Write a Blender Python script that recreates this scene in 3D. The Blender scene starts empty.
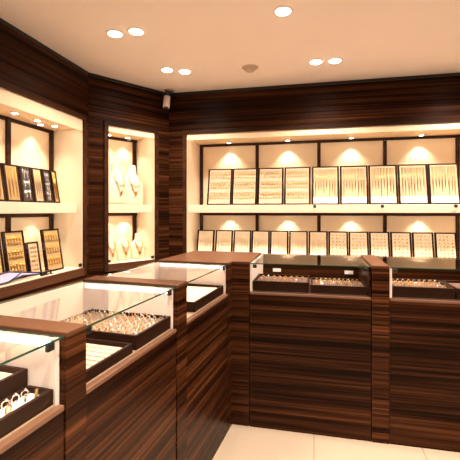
import bpy, bmesh, math, random
from mathutils import Vector, Matrix
random.seed(7)
S = bpy.context.scene
COL = S.collection
R = math.radians

# ------------------------------------------------------------------ materials
def newmat(name):
    m = bpy.data.materials.new(name); m.use_nodes = True
    nt = m.node_tree; nt.nodes.clear()
    out = nt.nodes.new('ShaderNodeOutputMaterial')
    return m, nt, out

def principled(nt, out, col=(.8, .8, .8), rough=.5, metal=0., spec=.5):
    b = nt.nodes.new('ShaderNodeBsdfPrincipled')
    b.inputs['Base Color'].default_value = (*col, 1)
    b.inputs['Roughness'].default_value = rough
    b.inputs['Metallic'].default_value = metal
    b.inputs['Specular IOR Level'].default_value = spec
    nt.links.new(b.outputs[0], out.inputs[0])
    return b

def plain(name, col, rough=.5, metal=0., spec=.5, vary=0.06, scale=18.):
    m, nt, out = newmat(name)
    b = principled(nt, out, col, rough, metal, spec)
    tc = nt.nodes.new('ShaderNodeTexCoord')
    n = nt.nodes.new('ShaderNodeTexNoise'); n.inputs['Scale'].default_value = scale
    n.inputs['Detail'].default_value = 3
    nt.links.new(tc.outputs['Object'], n.inputs['Vector'])
    r = nt.nodes.new('ShaderNodeValToRGB')
    r.color_ramp.elements[0].position = .3; r.color_ramp.elements[1].position = .7
    r.color_ramp.elements[0].color = (*[c * (1 - vary) for c in col], 1)
    r.color_ramp.elements[1].color = (*[min(1, c * (1 + vary)) for c in col], 1)
    nt.links.new(n.outputs[0], r.inputs[0]); nt.links.new(r.outputs[0], b.inputs['Base Color'])
    return m

def wood(name, stops, rough=.3, zs=80., seedoff=0., horiz=.55, spec=.06):
    """zebra-grained veneer, the grain running horizontally"""
    m, nt, out = newmat(name)
    b = principled(nt, out, rough=rough, spec=spec)
    tc = nt.nodes.new('ShaderNodeTexCoord')
    mp = nt.nodes.new('ShaderNodeMapping')
    mp.inputs['Scale'].default_value = (horiz, horiz, zs)
    mp.inputs['Location'].default_value = (seedoff, seedoff * 1.7, seedoff * 3.1)
    nt.links.new(tc.outputs['Object'], mp.inputs[0])
    n1 = nt.nodes.new('ShaderNodeTexNoise')
    n1.inputs['Scale'].default_value = 1.; n1.inputs['Detail'].default_value = 5; n1.inputs['Roughness'].default_value = .62
    nt.links.new(mp.outputs[0], n1.inputs['Vector'])
    mp2 = nt.nodes.new('ShaderNodeMapping'); mp2.inputs['Scale'].default_value = (.45, .45, zs * .26)
    mp2.inputs['Location'].default_value = (5 + seedoff, 2, 1)
    nt.links.new(tc.outputs['Object'], mp2.inputs[0])
    n2 = nt.nodes.new('ShaderNodeTexNoise'); n2.inputs['Scale'].default_value = 1.; n2.inputs['Detail'].default_value = 2
    nt.links.new(mp2.outputs[0], n2.inputs['Vector'])
    mx = nt.nodes.new('ShaderNodeMath'); mx.operation = 'MULTIPLY_ADD'; mx.inputs[1].default_value = .45
    nt.links.new(n2.outputs[0], mx.inputs[0])
    m2 = nt.nodes.new('ShaderNodeMath'); m2.operation = 'MULTIPLY'; m2.inputs[1].default_value = .55
    nt.links.new(n1.outputs[0], m2.inputs[0]); nt.links.new(m2.outputs[0], mx.inputs[2])
    r = nt.nodes.new('ShaderNodeValToRGB')
    el = r.color_ramp.elements
    while len(el) < len(stops): el.new(.5)
    for e, (p, c) in zip(el, stops): e.position = p; e.color = (*c, 1)
    nt.links.new(mx.outputs[0], r.inputs[0]); nt.links.new(r.outputs[0], b.inputs['Base Color'])
    return m

M = {}
DARK = [(.39, (.005, .0013, .0005)), (.46, (.0135, .0038, .0013)), (.53, (.033, .0100, .0033)), (.65, (.090, .0295, .0098))]
M['wood'] = wood('dark zebra veneer', DARK)
M['wood_post'] = wood('dark zebra veneer on posts', [(p, tuple(c * 1.25 for c in k)) for p, k in DARK], seedoff=3.3, zs=95)
M['wood_trim'] = wood('dark stained frame wood', [(.35, (.014, .005, .0025)), (.6, (.05, .018, .008))], rough=.45, zs=20)
M['tray'] = wood('dark tray wood', [(.35, (.008, .003, .0015)), (.62, (.032, .012, .006))], rough=.35, zs=60)
M['wood_top'] = wood('counter top wood', [(.3, (.050, .018, .008)), (.65, (.11, .044, .021))], rough=.3, zs=25, seedoff=6)
M['ledge'] = plain('lighter wood edge strip', (.14, .062, .032), .35)
M['cream'] = plain('cream laminate', (.76, .62, .46), .45, vary=.02, scale=5)
M['cream_back'] = plain('warm tan laminate', (.82, .62, .41), .5, vary=.02, scale=5)
M['shelf'] = plain('pinkish cream shelf laminate', (.78, .57, .42), .4, vary=.03, scale=6)
M['white'] = plain('white laminate', (.78, .64, .56), .4, vary=.02)
M['fabric'] = plain('cream leatherette', (.56, .41, .26), .7, vary=.06, scale=60)
M['fabric_tan'] = plain('honey leatherette', (.46, .29, .12), .7, vary=.08, scale=60)
M['fabric_pale'] = plain('pale cream leatherette', (.74, .60, .43), .7, vary=.05, scale=60)
M['deck'] = plain('warm brown deck laminate', (.34, .21, .13), .4)
M['fabric_pink'] = plain('pale pink leatherette', (.58, .42, .30), .7, vary=.06, scale=60)
M['charcoal'] = plain('charcoal velvet', (.05, .04, .04), .85)
M['brown_pad'] = plain('brown suede', (.09, .034, .016), .8, vary=.1, scale=50)
M['gold'] = plain('yellow gold', (.62, .34, .08), .38, metal=1., vary=.1, scale=90)
M['gold_pale'] = plain('pale gold', (.58, .36, .14), .38, metal=1., vary=.1, scale=90)
M['gold_light'] = plain('light gold', (.76, .56, .33), .38, metal=1., vary=.1, scale=90)
M['silver'] = plain('polished silver', (.86, .80, .74), .2, metal=1.)
M['black'] = plain('black metal', (.012, .011, .011), .35)
M['steel'] = plain('brushed steel', (.42, .38, .35), .35, metal=1.)
M['ceiling'] = plain('ceiling paint', (.86, .745, .675), .75, vary=.012, scale=3)
M['plaster'] = plain('cream plaster', (.72, .62, .50), .7, vary=.02)
M['lilac'] = plain('lilac cloth', (.42, .36, .50), .8)
M['navy'] = plain('dark blue cord', (.02, .018, .05), .7)
M['camera_white'] = plain('warm white plastic', (.85, .74, .68), .4, vary=.02)
M['detector'] = plain('aged off-white plastic', (.52, .40, .32), .5, vary=.02)
M['paper'] = plain('white card', (.88, .84, .78), .6, vary=.02)
M['busts'] = plain('ivory leatherette', (.76, .63, .45), .65, vary=.03)

def tile_mat():
    m, nt, out = newmat('polished cream tile')
    b = principled(nt, out, rough=.18)
    tc = nt.nodes.new('ShaderNodeTexCoord')
    br = nt.nodes.new('ShaderNodeTexBrick'); br.offset = 0
    br.inputs['Color1'].default_value = (.44, .33, .235, 1); br.inputs['Color2'].default_value = (.41, .31, .22, 1)
    br.inputs['Mortar'].default_value = (.27, .20, .14, 1)
    br.inputs['Scale'].default_value = 1; br.inputs['Mortar Size'].default_value = .003
    br.inputs['Brick Width'].default_value = .6; br.inputs['Row Height'].default_value = .6
    nt.links.new(tc.outputs['Object'], br.inputs['Vector'])
    nt.links.new(br.outputs['Color'], b.inputs['Base Color'])
    return m
M['tile'] = tile_mat()

def glow(name, col, strength):
    m, nt, out = newmat(name)
    e = nt.nodes.new('ShaderNodeEmission'); e.inputs[0].default_value = (*col, 1); e.inputs[1].default_value = strength
    nt.links.new(e.outputs[0], out.inputs[0]); return m
M['lamp'] = glow('lit lamp lens', (1, .90, .74), 9)
M['lamp_small'] = glow('lit showcase lamp lens', (1, .88, .68), 7)
M['led'] = glow('lit led strip', (1, .88, .80), 4)

def glass(name, tint, ior):
    m, nt, out = newmat(name)
    tr = nt.nodes.new('ShaderNodeBsdfTransparent'); tr.inputs[0].default_value = (*tint, 1)
    gl = nt.nodes.new('ShaderNodeBsdfGlossy'); gl.inputs['Roughness'].default_value = .0
    fr = nt.nodes.new('ShaderNodeFresnel'); fr.inputs[0].default_value = ior
    ge = nt.nodes.new('ShaderNodeNewGeometry')
    inv = nt.nodes.new('ShaderNodeMath'); inv.operation = 'SUBTRACT'; inv.inputs[0].default_value = 1
    nt.links.new(ge.outputs['Backfacing'], inv.inputs[1])
    mu = nt.nodes.new('ShaderNodeMath'); mu.operation = 'MULTIPLY'
    nt.links.new(fr.outputs[0], mu.inputs[0]); nt.links.new(inv.outputs[0], mu.inputs[1])
    mx = nt.nodes.new('ShaderNodeMixShader')
    nt.links.new(mu.outputs[0], mx.inputs[0]); nt.links.new(tr.outputs[0], mx.inputs[1]); nt.links.new(gl.outputs[0], mx.inputs[2])
    nt.links.new(mx.outputs[0], out.inputs[0]); return m
M['glass'] = glass('clear glass pane', (.975, .98, .970), 2.1)
M['glass_front'] = glass('clear front glass', (.985, .99, .985), 1.17)
M['glass_door'] = glass('clear door glass', (.985, .985, .98), 1.3)
M['glass_edge'] = plain('green glass edge', (.018, .055, .035), .15)

# ------------------------------------------------------------------ mesh helpers
class MB:
    def __init__(s): s.bm = bmesh.new()
    def box(s, x0, x1, y0, y1, z0, z1, mi=0):
        vs = [s.bm.verts.new((x, y, z)) for z in (z0, z1) for y in (y0, y1) for x in (x0, x1)]
        for q in ((0, 2, 3, 1), (4, 5, 7, 6), (0, 1, 5, 4), (2, 6, 7, 3), (0, 4, 6, 2), (1, 3, 7, 5)):
            f = s.bm.faces.new([vs[i] for i in q]); f.material_index = mi
        return s
    def prism(s, pts, z0, z1, mi=0):
        a = [s.bm.verts.new((x, y, z0)) for x, y in pts]; b = [s.bm.verts.new((x, y, z1)) for x, y in pts]
        n = len(pts)
        fs = [s.bm.faces.new(a[::-1]), s.bm.faces.new(b)]
        for i in range(n): fs.append(s.bm.faces.new((a[i], a[(i + 1) % n], b[(i + 1) % n], b[i])))
        for f in fs: f.material_index = mi
        return s
    def lathe(s, prof, c=(0, 0, 0), n=20, ax=None):
        """revolve (radius, height) pairs round an axis (default z) through c"""
        q = Vector((0, 0, 1)).rotation_difference(Vector(ax)) if ax else None
        rings = []
        for r, h in prof:
            ring = []
            for i in range(n):
                a = 2 * math.pi * i / n
                v = Vector((max(r, 1e-5) * math.cos(a), max(r, 1e-5) * math.sin(a), h))
                if q: v = q @ v
                ring.append(s.bm.verts.new(v + Vector(c)))
            rings.append(ring)
        for a, b in zip(rings, rings[1:]):
            for i in range(n): s.bm.faces.new((a[i], a[(i + 1) % n], b[(i + 1) % n], b[i])).smooth = True
        s.bm.faces.new(rings[0][::-1]); s.bm.faces.new(rings[-1])
        return s
    def tube(s, pts, r, n=6, closed=False):
        pts = [Vector(p) for p in pts]; m = len(pts); rings = []
        for i, p in enumerate(pts):
            d = (pts[(i + 1) % m] - pts[i - 1]) if closed else (pts[min(i + 1, m - 1)] - pts[max(i - 1, 0)])
            d.normalize(); u = d.orthogonal().normalized() if abs(d.y) > .9 else d.cross(Vector((0, 1, 0))).normalized()
            v = d.cross(u)
            rings.append([s.bm.verts.new(p + r * (math.cos(2 * math.pi * k / n) * u + math.sin(2 * math.pi * k / n) * v)) for k in range(n)])
        pr = list(zip(rings, rings[1:])) + ([(rings[-1], rings[0])] if closed else [])
        for a, b in pr:
            for k in range(n): s.bm.faces.new((a[k], a[(k + 1) % n], b[(k + 1) % n], b[k])).smooth = True
        if not closed: s.bm.faces.new(rings[0][::-1]); s.bm.faces.new(rings[-1])
        return s
    def blob(s, c, r, sx=1, sy=1, sz=1, sub=1):
        g = bmesh.ops.create_icosphere(s.bm, subdivisions=sub, radius=r, matrix=Matrix.Translation(c) @ Matrix.Diagonal((sx, sy, sz, 1)))
        return s
    def mesh(s, name, mats, recalc=True):
        if recalc: bmesh.ops.recalc_face_normals(s.bm, faces=s.bm.faces)
        me = bpy.data.meshes.new(name); s.bm.to_mesh(me); s.bm.free()
        for k in (mats if isinstance(mats, (list, tuple)) else [mats]): me.materials.append(M[k])
        return me
    def build(s, name, mats, parent=None, bevel=0):
        o = bpy.data.objects.new(name, s.mesh(name, mats)); COL.objects.link(o)
        if parent: o.parent = parent
        if bevel:
            b = o.modifiers.new('bevel', 'BEVEL'); b.width = bevel; b.segments = 2; b.limit_method = 'ANGLE'
        return o

def tag(o, label, cat, group=None, kind=None):
    o['label'] = label; o['category'] = cat
    if group: o['group'] = group
    if kind: o['kind'] = kind
    return o
def thing(name, label, cat, loc, rot=(0, 0, 0), group=None):
    o = bpy.data.objects.new(name, None); COL.objects.link(o)
    o.empty_display_size = .05
    o.location = loc; o.rotation_euler = rot
    return tag(o, label, cat, group)
def structure(o, label=None):
    o['kind'] = 'structure'
    if label: o['label'] = label
    return o
def dup(src, loc=None, rot=None, label=None, group=None):
    r = src.copy(); COL.objects.link(r)
    if loc is not None: r.location = loc
    if rot is not None: r.rotation_euler = rot
    if label: r['label'] = label
    if group: r['group'] = group
    for ch in list(src.children):
        c = ch.copy(); COL.objects.link(c); c.parent = r
        for g in list(ch.children):
            d = g.copy(); COL.objects.link(d); d.parent = c
    return r
def place(o, loc, rz):
    o.location = loc; o.rotation_euler = (0, 0, rz); return o

# ------------------------------------------------------------------ room
H = 2.6
XL, YB = -1.985, 3.79
P1 = Vector((XL, 3.06)); P2 = Vector((-1.504, YB))
AANG = math.atan2(P2.y - P1.y, P2.x - P1.x); ALEN = (P2 - P1).length
XR, YF = 2.7, -1.9
Z0, Z1 = .856, 2.155          # the showcase openings in the walls
TR = .042                     # width of the dark frame round each opening

fl = MB().prism([(XL - .1, YF - .1), (XR + .1, YF - .1), (XR + .1, YB + .1), (-1.55, YB + .1), (XL - .1, 3.1)], -.06, 0).build('floor', 'tile'); structure(fl)
ce = MB().prism([(XL - .1, YF - .1), (XR + .1, YF - .1), (XR + .1, YB + .1), (-1.55, YB + .1), (XL - .1, 3.1)], H, H + .06).build('ceiling', 'ceiling'); structure(ce)

def wall(name, loc, rz, x0, x1, a0, a1, t=.09):
    """a wall along local x, room side at y = 0, with one opening a0..a1"""
    b = MB(); e = TR
    b.box(x0, a0 - e, 0, t, 0, H); b.box(a1 + e, x1, 0, t, 0, H)
    b.box(a0 - e, a1 + e, 0, t, 0, Z0 - .075); b.box(a0 - e, a1 + e, 0, t, Z1 + e, H)
    return structure(place(b.build(name, 'wood'), loc, rz))
LOC_L, LOC_A, LOC_B = (XL, 0, 0), (P1.x, P1.y, 0), (0, YB, 0)
wall('wall_left', LOC_L, R(90), YF, 3.06, 1.0, 2.977)
wall('wall_corner', LOC_A, AANG, 0, ALEN, .187, .697)
wall('wall_back', LOC_B, 0, -1.504, XR, -1.306, 1.93)
structure(MB().box(XR, XR + .09, YF, YB, 0, H).build('wall_right', 'wood'))
structure(MB().box(XL, XR, YF - .09, YF, 0, H).build('wall_front', 'wood'))
# black strip standing in for the shadow line between wall and ceiling
for nm, loc, rz, a, b_ in (('shadow_strip_1', LOC_L, R(90), YF, 3.05), ('shadow_strip_2', LOC_A, AANG, .01, ALEN - .01), ('shadow_strip_3', LOC_B, 0, -1.49, XR)):
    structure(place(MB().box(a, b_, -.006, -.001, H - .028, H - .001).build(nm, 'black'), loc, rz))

# ------------------------------------------------------------------ recessed wall showcases
SPOT = []
def spot(parent, x, y, z, watts, size=R(95), blend=.7, rad=.012, tilt=0., col=(1, .87, .71), tilty=0.):
    l = bpy.data.lights.new('showcase_spot', 'SPOT'); l.energy = watts; l.color = col
    l.spot_size = size; l.spot_blend = blend; l.shadow_soft_size = rad
    o = bpy.data.objects.new('showcase_spot', l); COL.objects.link(o); o.parent = parent
    o.location = (x, y, z); o.rotation_euler = (tilt, tilty, 0)

def showcase(label, loc, rz, a0, a1, depth, mulls, doors, lamps_up, lamps_dn, w_up, w_dn, bar_up, bar_dn, hinges=(), zs=2.125, extra=()):
    t = thing('wall_showcase', label, 'showcase', loc, (0, 0, rz))
    g = .004
    MB().box(a0, a1, depth, depth + .018, Z0, Z1).build('back_panel', 'cream_back', t)
    for x0, x1 in ((a0 - .02, a0), (a1, a1 + .02)):
        MB().box(x0, x1, g, depth + .018, Z0 - .02, Z1 + .02).build('side_panel', 'cream', t)
    MB().box(a0, a1, g, depth, Z0 - .02, Z0).build('bottom_panel', 'cream', t)
    MB().box(a0, a1, g, .03, min(zs - .018, 2.095), Z1).box(a0, a1, .03, depth, zs, Z1).build('top_panel', 'cream_back', t)
    MB().box(a0, a1, .064, depth - .014, 1.348, 1.413).build('shelf', 'shelf', t)
    MB().box(a0, a1, .052, .0635, 1.332, 1.413).build('shelf_edge', 'shelf', t, .003)
    # dark frame on the wall face round the opening, and the deeper sill board below
    f = MB(); e = TR - .002
    f.box(a0 - e, a0 - .0, -.012, .0035, Z0 - .072, Z1 + e); f.box(a1, a1 + e, -.012, .0035, Z0 - .072, Z1 + e)
    f.box(a0, a1, -.012, .0035, Z1, Z1 + e)
    f.build('frame', 'wood_trim', t)
    MB().box(a0, a1, -.012, .08, Z0 - .072, Z0 - .022).box(a0, a1, -.012, .0035, Z0 - .022, Z0 - .004).build('sill', 'wood_top', t)
    for x in mulls:
        b = MB(); b.box(x - .018, x + .018, depth - .022, depth - .001, Z0, 1.347).box(x - .018, x + .018, depth - .022, depth - .001, 1.414, zs - .001)
        b.build('mullion', 'wood_trim', t)
    for zz in (zs - .001, 1.347):
        MB().box(a0, a1, depth - .016, depth - .002, zz - (.028 if zz > 2 else .048), zz).build('back_rail', 'wood_trim', t)
    # warm fill bars, added out of sight behind the front lip and shelf edge
    for zz, ww in ((zs, bar_up), (1.348, bar_dn)):
        yb = .034 if zz == zs else .066
        MB().box(a0 + .02, a1 - .02, yb, yb + .012, zz - .007, zz - .0005).build('fill_bar', 'lamp_small', t)
        l = bpy.data.lights.new('fill_bar_light', 'AREA'); l.shape = 'RECTANGLE'; l.size = a1 - a0 - .06; l.size_y = .03
        l.energy = ww * (a1 - a0); l.color = (1, .87, .71)
        o = bpy.data.objects.new('fill_bar_light', l); COL.objects.link(o); o.parent = t
        o.location = ((a0 + a1) / 2, yb + .06, zz - .010); o.rotation_euler = (R(28), 0, 0)
    # glass doors, metal corner clips
    for i, (x0, x1) in enumerate(zip(doors, doors[1:])):
        d = MB(); d.box(x0 + .002, x1 - .002, .012, .018, Z0 + .004, 2.15)
        dd = d.build('glass_door', 'glass_door', t)
        for (hx, hz) in ((x0 + .018, Z0 + .02), (x1 - .018, Z0 + .02)) + (((x0 + .02, 2.135),) if i == 0 else ()) + (((x1 - .02, 2.135),) if i == len(doors) - 2 else ()) + (((x1 - .012, 1.395),) if 0 < i < len(doors) - 2 and hinges else ()):
            MB().box(hx - .014, hx + .014, .007, .023, hz - .014, hz + .014).build('glass_clip', 'black', dd, .002)
    def lamp(x, y, z, w):
        o = MB().lathe([(.030, -.006), (.034, -.003), (.034, 0)], (x, y, z)).build('downlight', 'steel', t)
        MB().lathe([(.020, -.0095), (.023, -.0065), (.023, -.0062)], (x, y, z)).build('lens', 'lamp_small', o)
        spot(t, x, y, z - .02, w)
    for x in lamps_up: lamp(x, depth - .09, zs, w_up)
    for x in extra: lamp(x, .15, zs, w_up * .5)
    for x in lamps_dn: lamp(x, depth - .09, 1.348, w_dn)
    return t

W_UP, W_DN = 9.0, 6.2
B_UP, B_DN = .5, .45
bay = [1.0 + .4875 * i for i in range(5)]
showcase('wide lit wall showcase at the left, behind the nearest counters', LOC_L, R(90), 1.0, 2.977, .315,
         [1.018, 1.4925, 1.98, 2.468, 2.957], [1.0, 1.52, 2.01, 2.50, 2.977], [1.25, 1.74, 2.225, 2.725], [1.25, 1.74, 2.225, 2.725], W_UP * .58, W_DN * .6, B_UP * .8, B_DN * .8, zs=2.07, extra=(2.363, 2.597, 2.80))
showcase('narrow lit wall niche with ivory necklace busts in the angled corner wall', LOC_A, AANG, .187, .697, .36,
         [.205, .665], [.187, .697], [.33, .54], [.33, .54], W_UP * .62, W_DN * .8, B_UP, B_DN)
showcase('long lit wall showcase on the back wall with two rows of boards', LOC_B, 0, -1.306, 1.93, .48,
         [-1.285, -.629, .053, .73, 1.425], [-1.306, -.58, .019, .642, 1.27, 1.93], [-.94, -.28, .385, 1.065, 1.70], [-.94, -.28, .385, 1.065, 1.70], W_UP, W_DN, B_UP, B_DN, hinges=(1,))

# ------------------------------------------------------------------ display boards
def chains_mesh(kind, w, h, rnd):
    """jewellery lying on the face of a board of size w x h (face at y = -.018)"""
    b = MB(); y = -.021
    if kind == 'chains':
        n = max(3, int(w / .026)); bot = .05 * h
        for i in range(n):
            x = -w / 2 + w * (i + .5) / n + rnd.uniform(-.003, .003); L = bot + rnd.choice((0, 0, .05, .12, .22)) * h
            d = rnd.uniform(.003, .0065)
            for dx in (-d, d): b.tube([(x + dx, y, h * .96), (x + dx * 1.2, y, h * .6), (x, y, L)], .0026, 4)
            b.blob((x, y - .001, L), .006, 1, .5, 1.5)
    elif kind == 'sets':
        rows = 3; n = max(2, int(w / .027))
        for r in range(rows):
            for i in range(n):
                x = -w / 2 + w * (i + .5) / n; z = h * (.95 - r * .31)
                b.tube([(x - .011, y, z), (x - .007, y, z - .03), (x, y, z - .05), (x + .007, y, z - .03), (x + .011, y, z)], .0028, 4)
                q = rnd.uniform(.8, 1.15)
                b.blob((x, y - .0015, z - .06), .0105 * q, 1, .33, 1.4); b.blob((x, y - .001, z - .022), .0085 * q, 1, .35, 1)
    elif kind == 'dots':
        n = max(3, int(w / .034)); m = max(5, int(h / .034)); y = -.0235
        for r in range(m):
            for i in range(n):
                b.blob((-w / 2 + w * (i + .5 + rnd.uniform(-.15, .15)) / n, y, h * (.07 + .9 * (r + .5) / m)), rnd.uniform(.007, .0115), rnd.uniform(.7, 1.1), .4, 1)
    elif kind == 'collar':
        for k in range(5):
            rr = w * (.46 - .075 * k); z0 = h * .88 - k * .008
            b.tube([(rr * math.sin(a), y, z0 - (h * (.78 - .10 * k)) * math.cos(a) ** 2) for a in [R(-90 + 15 * j) for j in range(13)]], .0024, 4)
        b.blob((0, y - .003, h * .12), .012, 1, .4, 1.3)
    return b

BOARDS = {}
def board(x, y, z, rz, w, h, lean, kind, label, jlabel, frame_w=.0165, pad='fabric', strip=False, metal='gold', group='', jgroup='', yaw=0.):
    rot = (-R(lean), 0, rz + yaw)
    t = thing('display_board', label, 'display board', (x, y, z), rot, group)
    key = (round(w, 3), round(h, 3), pad, strip)
    if key not in BOARDS:
        f = MB(); fw = frame_w
        f.box(-w / 2, w / 2, -.010, 0, 0, h)
        for x0, x1, z0, z1 in ((-w / 2, -w / 2 + fw, 0, h), (w / 2 - fw, w / 2, 0, h), (-w / 2 + fw, w / 2 - fw, 0, fw * .7), (-w / 2 + fw, w / 2 - fw, h - fw * .7, h)):
            f.box(x0, x1, -.021, -.010, z0, z1)
        zb = fw * .7 + (.16 * h if strip else 0)
        p = MB().box(-w / 2 + fw, w / 2 - fw, -.018, -.0102, zb + .001, h - fw * .7 - .001)
        st = MB().box(-w / 2 + fw, w / 2 - fw, -.019, -.0102, fw * .7 + .001, zb) if strip else None
        BOARDS[key] = (f.mesh('board_frame', 'tray'), p.mesh('pad', pad), st.mesh('plain_strip', 'paper') if st else None)
    a, p, st = BOARDS[key]
    for nm, me in (('frame', a), ('pad', p), ('bottom_strip', st)):
        if me: o = bpy.data.objects.new(nm, me); COL.objects.link(o); o.parent = t
    rnd = random.Random(int(w * 1000) + len(label))
    zoff = .16 * h if strip else 0
    j = chains_mesh(kind, w - .05, h - .03 - zoff, rnd).build('gold_jewelry', metal)
    j.location = Vector((x, y, z)) + Matrix.Rotation(rz + yaw, 3, 'Z') @ Matrix.Rotation(-R(lean), 3, 'X') @ Vector((0, 0, .012 + zoff)); j.rotation_euler = rot
    tag(j, jlabel, 'jewelry', jgroup, 'stuff')
    return t

ORD = ['first', 'second', 'third', 'fourth', 'fifth', 'sixth', 'seventh', 'eighth', 'ninth', 'tenth', 'eleventh', 'twelfth', 'thirteenth']
# back wall, upper shelf: nine boards side by side
E1 = [-1.147, -.875, -.594, -.311, -.031, .261, .534, .817, 1.092, 1.372]
K1 = ['sets', 'sets', 'sets', 'sets', 'chains', 'chains', 'chains', 'chains', 'chains']
W1 = ['three rows of pendants', 'three rows of pendants', 'three rows of pendants', 'three rows of pendants', 'long chains', 'long chains', 'long chains', 'long chains', 'long chains']
for i in range(9):
    w = .272; x = (E1[i] + E1[i + 1]) / 2
    board(x, 4.02, 1.414, 0, w, .405, 11, K1[i],
          f'cream board with {W1[i]}, {ORD[i]} from the left on the back wall shelf',
          f'gold {"chains" if K1[i]=="chains" else "pendants"} hung on the {ORD[i]} board of the back wall shelf',
          strip=i >= 4, pad='fabric_pink' if i < 4 else 'fabric', metal='gold_pale', group='boards on the upper back shelf', jgroup='gold on the upper back boards')
# back wall, lower row: thirteen narrower boards
E2 = [-1.275, -1.067, -.858, -.66, -.459, -.263, -.056, .141, .345, .539, .743, .942, 1.146, 1.35]
K2 = ['chains'] * 7 + ['dots'] * 6
for i in range(13):
    x = (E2[i] + E2[i + 1]) / 2
    k = K2[i]
    board(x, 4.02, Z0 + .001, 0, .194, .285, 12, k,
          f'narrow cream board with {"thin chains" if k=="chains" else "rows of earrings"}, {ORD[i]} from the left in the bottom back row',
          f'{"thin gold chains" if k=="chains" else "small gold earrings"} on the {ORD[i]} board of the bottom back row',
          strip=i < 7, pad='fabric_pale', metal='gold_light' if i < 7 else 'gold_pale', group='boards in the lower back row', jgroup='gold on the lower back boards')
# left showcase, upper shelf
L1 = [(2.155, .15, 'chains', 'fabric_tan', 'gold', 0), (2.307, .138, 'chains', 'fabric_tan', 'gold', 0), (2.443, .118, 'sets', 'charcoal', 'silver', 0),
      (2.566, .112, 'chains', 'fabric', 'gold_pale', 0), (2.672, .088, 'sets', 'charcoal', 'steel', 0), (2.765, .082, 'chains', 'fabric_tan', 'gold', R(8))]
n1 = ['honey board with long chains at the picture edge', 'honey board with long chains left of the silver board', 'charcoal board with bright silver sets',
      'cream board with pale chains between the two charcoal boards', 'narrow charcoal board near the right end', 'slim honey board at the right end']
j1 = ['gold chains on the board at the picture edge', 'gold chains left of the silver sets', 'bright silver sets on the wider charcoal board',
      'pale gold chains between the charcoal boards', 'dull steel sets on the narrow charcoal board', 'gold chains on the slim end board']
for (y, w, k, pad, mt, yw), a, c in zip(L1, n1, j1):
    board(-2.10, y, 1.414, R(90), w, .272, 9, k, a + ' on the left showcase shelf', c + ' on the left shelf', pad=pad, metal=mt,
          group='boards on the left shelf', jgroup='jewelry on the left shelf boards', yaw=yw)
# left showcase, lower row
L2 = [(2.135, .18, .36, 'sets', 'tall honey board cut by the picture edge'), (2.347, .19, .35, 'sets', 'tall honey board with three pendant rows behind the lilac strap'),
      (2.520, .125, .255, 'dots', 'short cream board with earrings between two taller boards'), (2.745, .205, .345, 'sets', 'tall board with pendant rows, rightmost')]
for i, (y, w, h, k, l) in enumerate(L2):
    board(-2.10, y, Z0 + .001, R(90), w, h, 9, k, l + ' on the left showcase floor', ['gold pendants on the lower board at the picture edge', 'gold pendants on the lower board behind the lilac strap', 'gold earrings on the short lower board', 'gold pendants on the rightmost lower board'][i] + ' of the left showcase',
          metal='gold', pad='fabric' if i == 2 else 'fabric_tan', group='boards on the left showcase floor', jgroup='jewelry on the lower left boards')

# lilac strap lying in the left showcase
st = thing('cloth_strap', 'lilac cloth strap with dark blue edging, propped at the glass of the left showcase', 'strap', (-2.036, 2.34, Z0 + .0265), (R(58), 0, R(90)))
outline = [(-.32, -.025), (-.16, -.022), (-.02, .002), (.05, -.008), (.14, -.015), (.15, -.004), (.06, .012), (-.02, .030), (-.12, .050), (-.22, .044), (-.32, .048)]
MB().prism(outline, .001, .011).build('cloth', 'lilac', st, .003)
MB().tube([(x, y, .011) for x, y in outline], .0055, 6, True).build('edging', 'navy', st)
MB().tube([(-.16, -.020, .0135), (-.08, .004, .0145), (-.02, .028, .0135)], .0045, 6).build('fold_line', 'navy', st)
# door handle pair standing on the sill
for k, y in enumerate((2.556, 2.605)):
    q = MB().box(-.012, .012, -.012, .012, 0, .006).lathe([(.007, .006), (.007, .02), (.012, .024), (.012, .034)], n=12).build('door_stop', 'black')
    q.location = (-2.022, y, Z0)
    tag(q, 'small black stop by the glass door seam, ' + ('left one' if k == 0 else 'right one') + ' of two in the showcase', 'door stop', 'black stops on the left showcase floor')

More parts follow.
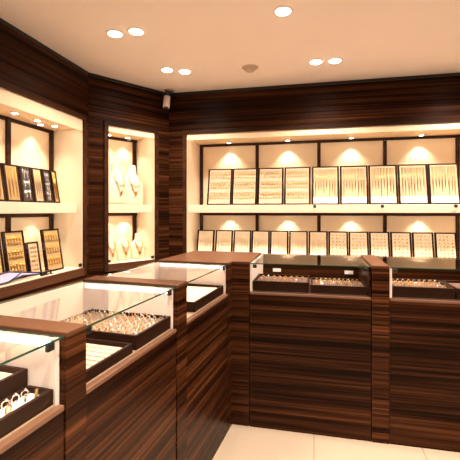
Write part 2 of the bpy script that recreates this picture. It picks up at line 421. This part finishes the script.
# ------------------------------------------------------------------ necklace busts in the corner niche
PROF = [(0, .098, .045), (.06, .104, .05), (.35, .104, .062), (.52, .098, .062), (.64, .080, .054), (.72, .054, .044), (.78, .038, .036), (.9, .034, .033), (.97, .033, .032), (1., .028, .028)]
def pint(f):
    for a, b in zip(PROF, PROF[1:]):
        if a[0] <= f <= b[0]:
            k = (f - a[0]) / (b[0] - a[0]); return a[1] + k * (b[1] - a[1]), a[2] + k * (b[2] - a[2])
    return PROF[-1][1:]
def bust(x, off, z, hgt, k, yaw, label, nlabel, metal):
    p = P1 + Vector((math.cos(AANG), math.sin(AANG))) * x + Vector((-math.sin(AANG), math.cos(AANG))) * off
    b = MB(); rings = []; n = 20
    for f, hw, hd in PROF:
        rings.append([b.bm.verts.new((hw * k * math.cos(2 * math.pi * i / n), hd * k * math.sin(2 * math.pi * i / n) + .02 * f * k, f * hgt)) for i in range(n)])
    for a, c in zip(rings, rings[1:]):
        for i in range(n): b.bm.faces.new((a[i], a[(i + 1) % n], c[(i + 1) % n], c[i])).smooth = True
    b.bm.faces.new(rings[0][::-1]); b.bm.faces.new(rings[-1])
    o = b.build('necklace_bust', 'busts'); place(o, (p.x, p.y, z), AANG + yaw)
    tag(o, label, 'necklace stand', 'ivory busts in the corner niche')
    def front(xx, f):
        hw, hd = pint(f); q = max(0., 1 - (xx / (hw * k)) ** 2)
        return -hd * k * math.sqrt(q) + .02 * f * k - .0105
    t = thing('necklace', nlabel, 'necklace', (p.x, p.y, z), (0, 0, AANG + yaw), 'gold necklaces in the corner niche')
    pts = []
    for j in range(17):
        a = R(-90 + 180 * j / 16); f = .74 - .42 * math.cos(a) ** 1.3 if abs(a) < 1.57 else .74
        hw, _ = pint(f); xx = math.sin(a) * min(.056 * k, hw * k * .78)
        pts.append((xx, front(xx, f), f * hgt))
    MB().tube(pts, .0042, 6).build('chain', metal, t)
    lo = pts[8]
    MB().blob((lo[0], lo[1] - .002, lo[2] - .016), .015, 1, .4, 1.5, 2).build('pendant', metal, t)
    ear = MB()
    pts2 = []
    for j in range(17):
        a = R(-90 + 180 * j / 16); f = .70 - .24 * math.cos(a) ** 1.2 if abs(a) < 1.57 else .70
        hw, _ = pint(f); xx = math.sin(a) * min(.062 * k, hw * k * .78)
        pts2.append((xx, front(xx, f), f * hgt))
    ear.tube(pts2, .003, 6).build('inner_chain', metal, t)
bust(.335, .12, 1.414, .41, 1.12, R(14), 'tall ivory necklace bust at the left of the corner niche shelf', 'gold necklace on the left bust of the corner niche shelf', 'gold_pale')
bust(.552, .185, 1.414, .41, 1.12, R(-4), 'tall ivory necklace bust at the right of the corner niche shelf', 'gold necklace on the right bust of the corner niche shelf', 'gold_pale')
bust(.270, .13, Z0 + .001, .26, .72, R(10), 'small ivory bust at the left of the corner niche floor', 'gold necklace on the left small bust of the niche floor', 'gold')
bust(.430, .15, Z0 + .001, .27, .72, 0, 'small ivory bust in the middle of the corner niche floor', 'gold necklace on the middle small bust of the niche floor', 'gold')
bust(.590, .15, Z0 + .001, .26, .72, R(-6), 'small ivory bust at the right of the corner niche floor', 'gold necklace on the right small bust of the niche floor', 'gold')

# ------------------------------------------------------------------ counters
CX, CY = -.507, 2.345
LANG = R(84.87); LLOC = (CX, CY, 0); BLOC = (CX, CY, 0)
DEP, DEPB, ZT, ZL = .48, .56, 1.024, .845
def LW(x, y, z):                     # left counter run: local -> world
    return Vector((CX, CY, z)) + Matrix.Rotation(LANG, 3, 'Z') @ Vector((x, y, 0))
def BW(x, y, z): return Vector((CX + x, CY + y, z))

def counter(label, loc, rz, x0, x1, led, dark_back, group, DEP=.48):
    t = thing('display_counter', label, 'display counter', loc, (0, 0, rz), group)
    x0 += .0015; x1 -= .0015
    MB().box(x0, x1, 0, DEP, .0, ZL - .016).build('base_cabinet', 'wood', t)
    MB().box(x0, x1, -.003, DEP, ZL - .0155, ZL - .002).build('ledge', 'ledge', t, .002)
    MB().box(x0 + .014, x1 - .014, .014, DEP - .018, ZL - .0015, ZL + .003).build('deck', 'brown_pad' if dark_back else 'deck', t)
    for k, (a, c) in enumerate(((x0, x0 + .013), (x1 - .013, x1))):
        MB().box(a, c, .014, DEP - .002, ZL - .0015, ZT - .007).build('end_panel', 'wood' if dark_back and k else 'white', t)
    MB().box(x0 + .014, x1 - .014, DEP - .017, DEP - .002, ZL - .0015, ZT - .007).build('back_panel', 'wood' if dark_back else 'white', t)
    g = MB(); g.box(x0 + .001, x1 - .001, .002, .010, ZL - .0015, ZT - .0065)
    g.build('front_glass', 'glass_front', t)
    g = MB(); g.box(x0 + .0015, x1 - .0015, -.001, DEP, ZT - .006, ZT)
    for f in g.bm.faces: f.normal_update(); f.material_index = 0 if abs(f.normal.z) > .5 else 1
    g.build('top_glass', ['glass', 'glass_edge'], t)
    for xx in (x0 + .03, x1 - .03):
        MB().box(xx - .012, xx + .012, .0105, .022, ZT - .032, ZT - .010).build('glass_clip', 'black', t, .003)
    if led:
        MB().box(x1 - .022, x1 - .0135, .03, DEP - .03, ZT - .026, ZT - .013).build('led_strip', 'led', t)
    return t
GL = 'glass display counters'
counter('nearest glass display counter at the left with two trays, one behind the other', LLOC, LANG, -2.35, -1.476, True, False, GL)
counter('middle glass display counter of the left run with the big ring tray', LLOC, LANG, -1.392, -.805, True, False, GL)
counter('far glass display counter of the left run next to the wooden corner block', LLOC, LANG, -.702, -.084, True, False, GL)
counter('dark glass display counter on the back run between corner block and post', BLOC, 0, .112, .836, False, True, GL, DEPB)
counter('dark glass display counter on the back run right of the wooden post', BLOC, 0, .936, 1.75, False, True, GL, DEPB)
ZP = 1.031
def post(label, loc, rz, x0, x1, DEP=.48):
    t = thing('counter_post', label, 'counter post', loc, (0, 0, rz), 'wooden posts between the counters')
    MB().box(x0, x1, -.004, DEP, 0, ZP - .014).build('post_body', 'wood_post', t)
    MB().box(x0, x1, -.007, DEP, ZP - .0135, ZP).build('top_board', 'wood_top', t, .002)
post('wooden post between the nearest and middle left counters', LLOC, LANG, -1.474, -1.394)
post('wooden post between the middle and far left counters', LLOC, LANG, -.803, -.704)
post('wooden post between the two dark back counters', BLOC, 0, .838, .934, DEPB)
t = thing('corner_block', 'wooden corner block joining the left and back counter runs', 'counter block', (0, 0, 0))
pl = [LW(-.082, 0, 0), LW(0, 0, 0), BW(.110, 0, 0), BW(.110, DEPB, 0), LW(.54, DEP, 0), LW(-.082, DEP, 0)]
pl = [(p.x, p.y) for p in pl]
MB().prism(pl, 0, ZP - .014).build('block_body', 'wood_post', t)
MB().prism(pl, ZP - .0135, ZP).build('top_board', 'wood_top', t, .002)

# ------------------------------------------------------------------ trays
def tray(label, W, x0, x1, y0, y1, z, h, rz, pad='white', group=None, style='flat'):
    c = W((x0 + x1) / 2, (y0 + y1) / 2, z); w, d = x1 - x0, y1 - y0
    t = thing('jewelry_tray', label, 'tray', c, (0, 0, rz), group)
    b = MB(); e = .011; X, Y = w / 2, d / 2
    b.box(-X, X, -Y, Y, 0, .007)
    b.box(-X, X, -Y, -Y + e, .007, h); b.box(-X, X, Y - e, Y, .007, h)
    b.box(-X, -X + e, -Y + e, Y - e, .007, h); b.box(X - e, X, -Y + e, Y - e, .007, h)
    b.build('tray_box', 'tray', t, .0015)
    p = MB(); zt = h - .014
    if style == 'flat':
        p.box(-X + e + .001, X - e - .001, -Y + e + .001, Y - e - .001, .0075, zt)
    elif style == 'ribs':
        p.box(-X + e + .001, X - e - .001, -Y + e + .001, Y - e - .001, .0075, zt - .006)
        n = 7
        for i in range(n):
            xx = -X + e + (2 * X - 2 * e) * (i + .5) / n
            p.box(xx - .013, xx + .013, -Y + e + .002, Y - e - .002, zt - .006, zt)
    p.build('pad', pad, t, .001)
    return t, c, zt
# rings -----------------------------------------------------------
def ring_mesh(r=.0095, wire=.0022, stone=True, mat='gold_pale'):
    b = MB(); pts = [(r * math.cos(2 * math.pi * i / 14), 0, r + r * math.sin(2 * math.pi * i / 14)) for i in range(14)]
    b.tube(pts, wire, 6, True)
    if stone: b.blob((0, 0, 2 * r + .0015), .0042, 1, 1, .8)
    return b.mesh('ring', [mat])
RINGS = {k: ring_mesh(mat=k) for k in ('gold_pale', 'gold', 'silver')}
RINGB = {k: ring_mesh(.0125, .0042, True, k) for k in ('gold_pale', 'gold', 'silver')}
def ring(me, loc, rot, label, group):
    o = bpy.data.objects.new('ring', me); COL.objects.link(o); o.location = loc; o.rotation_euler = rot
    return tag(o, label, 'ring', group)

# middle left counter: tray full of rings, lined tray in front of it
t, c, zt = tray('dark ring tray full of upright rings in the middle left counter', LW, -1.095, -.822, .018, .42, ZL + .004, .052, LANG, pad='deck')
Z = ZL + .004 + zt
for i in range(8):
    for j in range(13):
        if random.random() < .06: continue
        p = LW(-1.095 + .273 * (i + .62) / 8.2, .018 + .402 * (j + .65) / 13.3, Z + .0005)
        ring(RINGS[random.choice(['gold_pale', 'silver', 'silver', 'silver'])], p, (random.uniform(-.25, .25), 0, LANG + R(90) + random.uniform(-.4, .4)), 'small stone-set ring standing in the full ring tray', 'rings in the full ring tray')
t, c, zt = tray('dark tray with a ribbed pale lining before the full ring tray', LW, -1.372, -1.118, .018, .38, ZL + .004, .034, LANG, pad='fabric_pink', style='ribs')
# nearest left counter
t, c, zt = tray('front jewelry tray with white lining and loose rings in the nearest counter', LW, -1.84, -1.493, .018, .098, ZL + .004, .040, LANG, pad='white')
Z = ZL + .004 + zt
for k, (x, y, m, yaw) in enumerate([(-1.530, .074, 'silver', .3), (-1.556, .078, 'silver', 1.2), (-1.553, .05, 'silver', 2.2), (-1.585, .075, 'silver', .7), (-1.60, .05, 'gold_pale', 1.7), (-1.63, .075, 'silver', .2), (-1.655, .05, 'gold_pale', 2.6), (-1.69, .07, 'silver', 1.), (-1.73, .05, 'silver', .4), (-1.523, .045, 'gold_pale', 2.)]):
    ring(RINGS[m], LW(x, y, Z + .0005), (random.uniform(-.12, .12), 0, yaw), 'broad ring lying loose on the white lining of the front tray', 'loose rings in the front tray')
t, c, zt = tray('deep dark wooden tray with pink lining behind the front tray in the nearest counter', LW, -1.80, -1.493, .102, .36, ZL + .004, .083, LANG, pad='fabric_pink')
# far left counter
tray('shallow dark tray with pale empty lining in the far left counter', LW, -.56, -.115, .018, .36, ZL + .004, .050, LANG, pad='fabric_pink')
# back counters
def slot_tray(label, x0, x1, pad, rows, n, glabel, group, h=.062):
    t, c, zt = tray(label, BW, x0, x1, .022, .30, ZL + .004, h, 0, pad=pad)
    for r, yy in enumerate(rows):
        for i in range(n):
            p = BW(x0 + .025 + (x1 - x0 - .05) * (i + .5) / n, .022 + yy, ZL + .004 + zt + .0005)
            ring(RINGS[random.choice(['gold', 'gold_pale', 'silver'])], p, (random.uniform(-.15, .15), 0, random.uniform(-.5, .5)), glabel, group)
slot_tray('black tray with one row of gold rings beside the wooden corner block', .129, .478, 'brown_pad', (.06, .17), 8, 'gold ring standing in the tray beside the corner block', 'rings in the tray by the corner block')
slot_tray('black tray with two rows of gold rings left of the back post', .486, .818, 'brown_pad', (.045, .12, .20), 10, 'gold ring standing in the tray left of the back post', 'rings in the tray left of the back post', .05)
slot_tray('deep dark tray with rows of gold rings right of the back post', .954, 1.285, 'brown_pad', (.05, .13, .21), 9, 'gold ring standing in the tray right of the back post', 'rings in the tray right of the back post', .062)
tray('dark wooden tray at the right edge of the back counter run', BW, 1.295, 1.62, .022, .30, ZL + .004, .062, 0, pad='brown_pad')
for x, l in ((.232, 'small white price card above the tray beside the corner block'), (.755, 'small white price card above the tray left of the back post')):
    o = MB().box(-.03, .03, -.003, 0, -.0125, .0125).build('price_card', 'paper')
    o.location = BW(x, DEPB - .0175, .902); tag(o, l, 'price card', 'white price cards in the back counters')

# ------------------------------------------------------------------ ceiling fittings
def downlight(x, y, label, group=None, watts=55):
    t = thing('ceiling_downlight', label, 'ceiling light', (x, y, H), (0, 0, 0), group)
    MB().lathe([(.050, -.005), (.062, -.003), (.064, 0)], n=28).build('trim_ring', 'ceiling', t)
    MB().lathe([(.040, -.010), (.047, -.007), (.048, -.0055)], n=28).build('lens', 'lamp', t)
    l = bpy.data.lights.new('downlight_lamp', 'SPOT'); l.energy = watts; l.color = (1, .87, .74)
    l.spot_size = R(142); l.spot_blend = 1.; l.shadow_soft_size = .045
    o = bpy.data.objects.new('downlight_lamp', l); COL.objects.link(o); o.parent = t; o.location = (0, 0, -.02)
    return t
WD = 72
for x, y, l in ((-1.368, 2.43, 'left lamp of the ceiling pair nearest the camera above the left counter'), (-1.207, 2.43, 'right lamp of the ceiling pair nearest the camera above the left counter'),
                (-1.268, 3.15, 'left lamp of the ceiling pair in front of the security camera'), (-1.128, 3.225, 'right lamp of the ceiling pair in front of the security camera'),
                (.016, 3.25, 'left lamp of the ceiling pair above the back showcase, right of the detector'), (.170, 3.26, 'right lamp of the ceiling pair above the back showcase, right of the detector'),
                (-.189, 2.384, 'single ceiling lamp at the top edge of the picture')):
    downlight(x, y, l, 'recessed ceiling lamps', WD)
for x, y in ((1.3, 3.2), (1.2, 2.0), (-.2, .6), (1.2, .5), (-.9, -.6), (.6, -.9)):
    downlight(x, y, 'unseen ceiling lamp added outside the picture', 'added ceiling lamps outside the picture', WD * 3.)  # unseen lamps, added for bounce light off the floor
t = thing('smoke_detector', 'round off-white smoke detector on the ceiling before the back wall', 'smoke detector', (-.544, 3.261, H))
MB().lathe([(.058, -.012), (.070, -.006), (.072, 0)], n=28).build('base_ring', 'detector', t)
MB().lathe([(.018, -.040), (.036, -.034), (.052, -.018), (.055, -.0125)], n=28).build('sensor_dome', 'detector', t)
# bullet camera hanging in the corner
cam_t = thing('security_camera', 'white bullet security camera with black ring for its shadow in the upper room corner', 'security camera', (-1.463, 3.69, H))
MB().lathe([(.040, -.018), (.048, -.012), (.050, 0)], n=24).build('ceiling_mount', 'steel', cam_t)
MB().tube([(0, 0, -.018), (0, -.005, -.04), (-.012, -.012, -.06)], .011, 10).build('arm', 'black', cam_t)
ax = Vector((.03, -.30, -1)).normalized()
MB().lathe([(.028, 0), (.034, .008), (.034, .135), (.031, .142)], (-.015, -.012, -.060), 22, ax).build('camera_body', 'camera_white', cam_t)
MB().lathe([(.040, -.004), (.041, .0), (.041, .02), (.035, .022)], (-.015, -.012, -.054), 22, ax).build('shadow_ring', 'black', cam_t)  # black ring standing in for the dark shadow around the camera
pz = Vector((-.015, -.012, -.060)) + ax * .143
MB().lathe([(.026, 0), (.026, .004), (.018, .006)], pz, 20, ax).build('lens', 'black', cam_t)

# ------------------------------------------------------------------ camera, world
cd = bpy.data.cameras.new('camera'); cd.sensor_width = 36; cd.lens = 379 / 460 * 36; cd.shift_y = -19 / 460
cd.clip_start = .02
co = bpy.data.objects.new('camera', cd); COL.objects.link(co)
co.location = (0, 0, 1.35); co.rotation_euler = (R(90), 0, math.atan(84 / 379))
S.camera = co
w = bpy.data.worlds.new('world'); S.world = w; w.use_nodes = True
w.node_tree.nodes['Background'].inputs[0].default_value = (1, .85, .68, 1)
w.node_tree.nodes['Background'].inputs[1].default_value = .15
S.view_settings.view_transform = 'Standard'; S.view_settings.look = 'None'
S.view_settings.gamma = 1; S.view_settings.use_curve_mapping = False
S.view_settings.exposure = .76
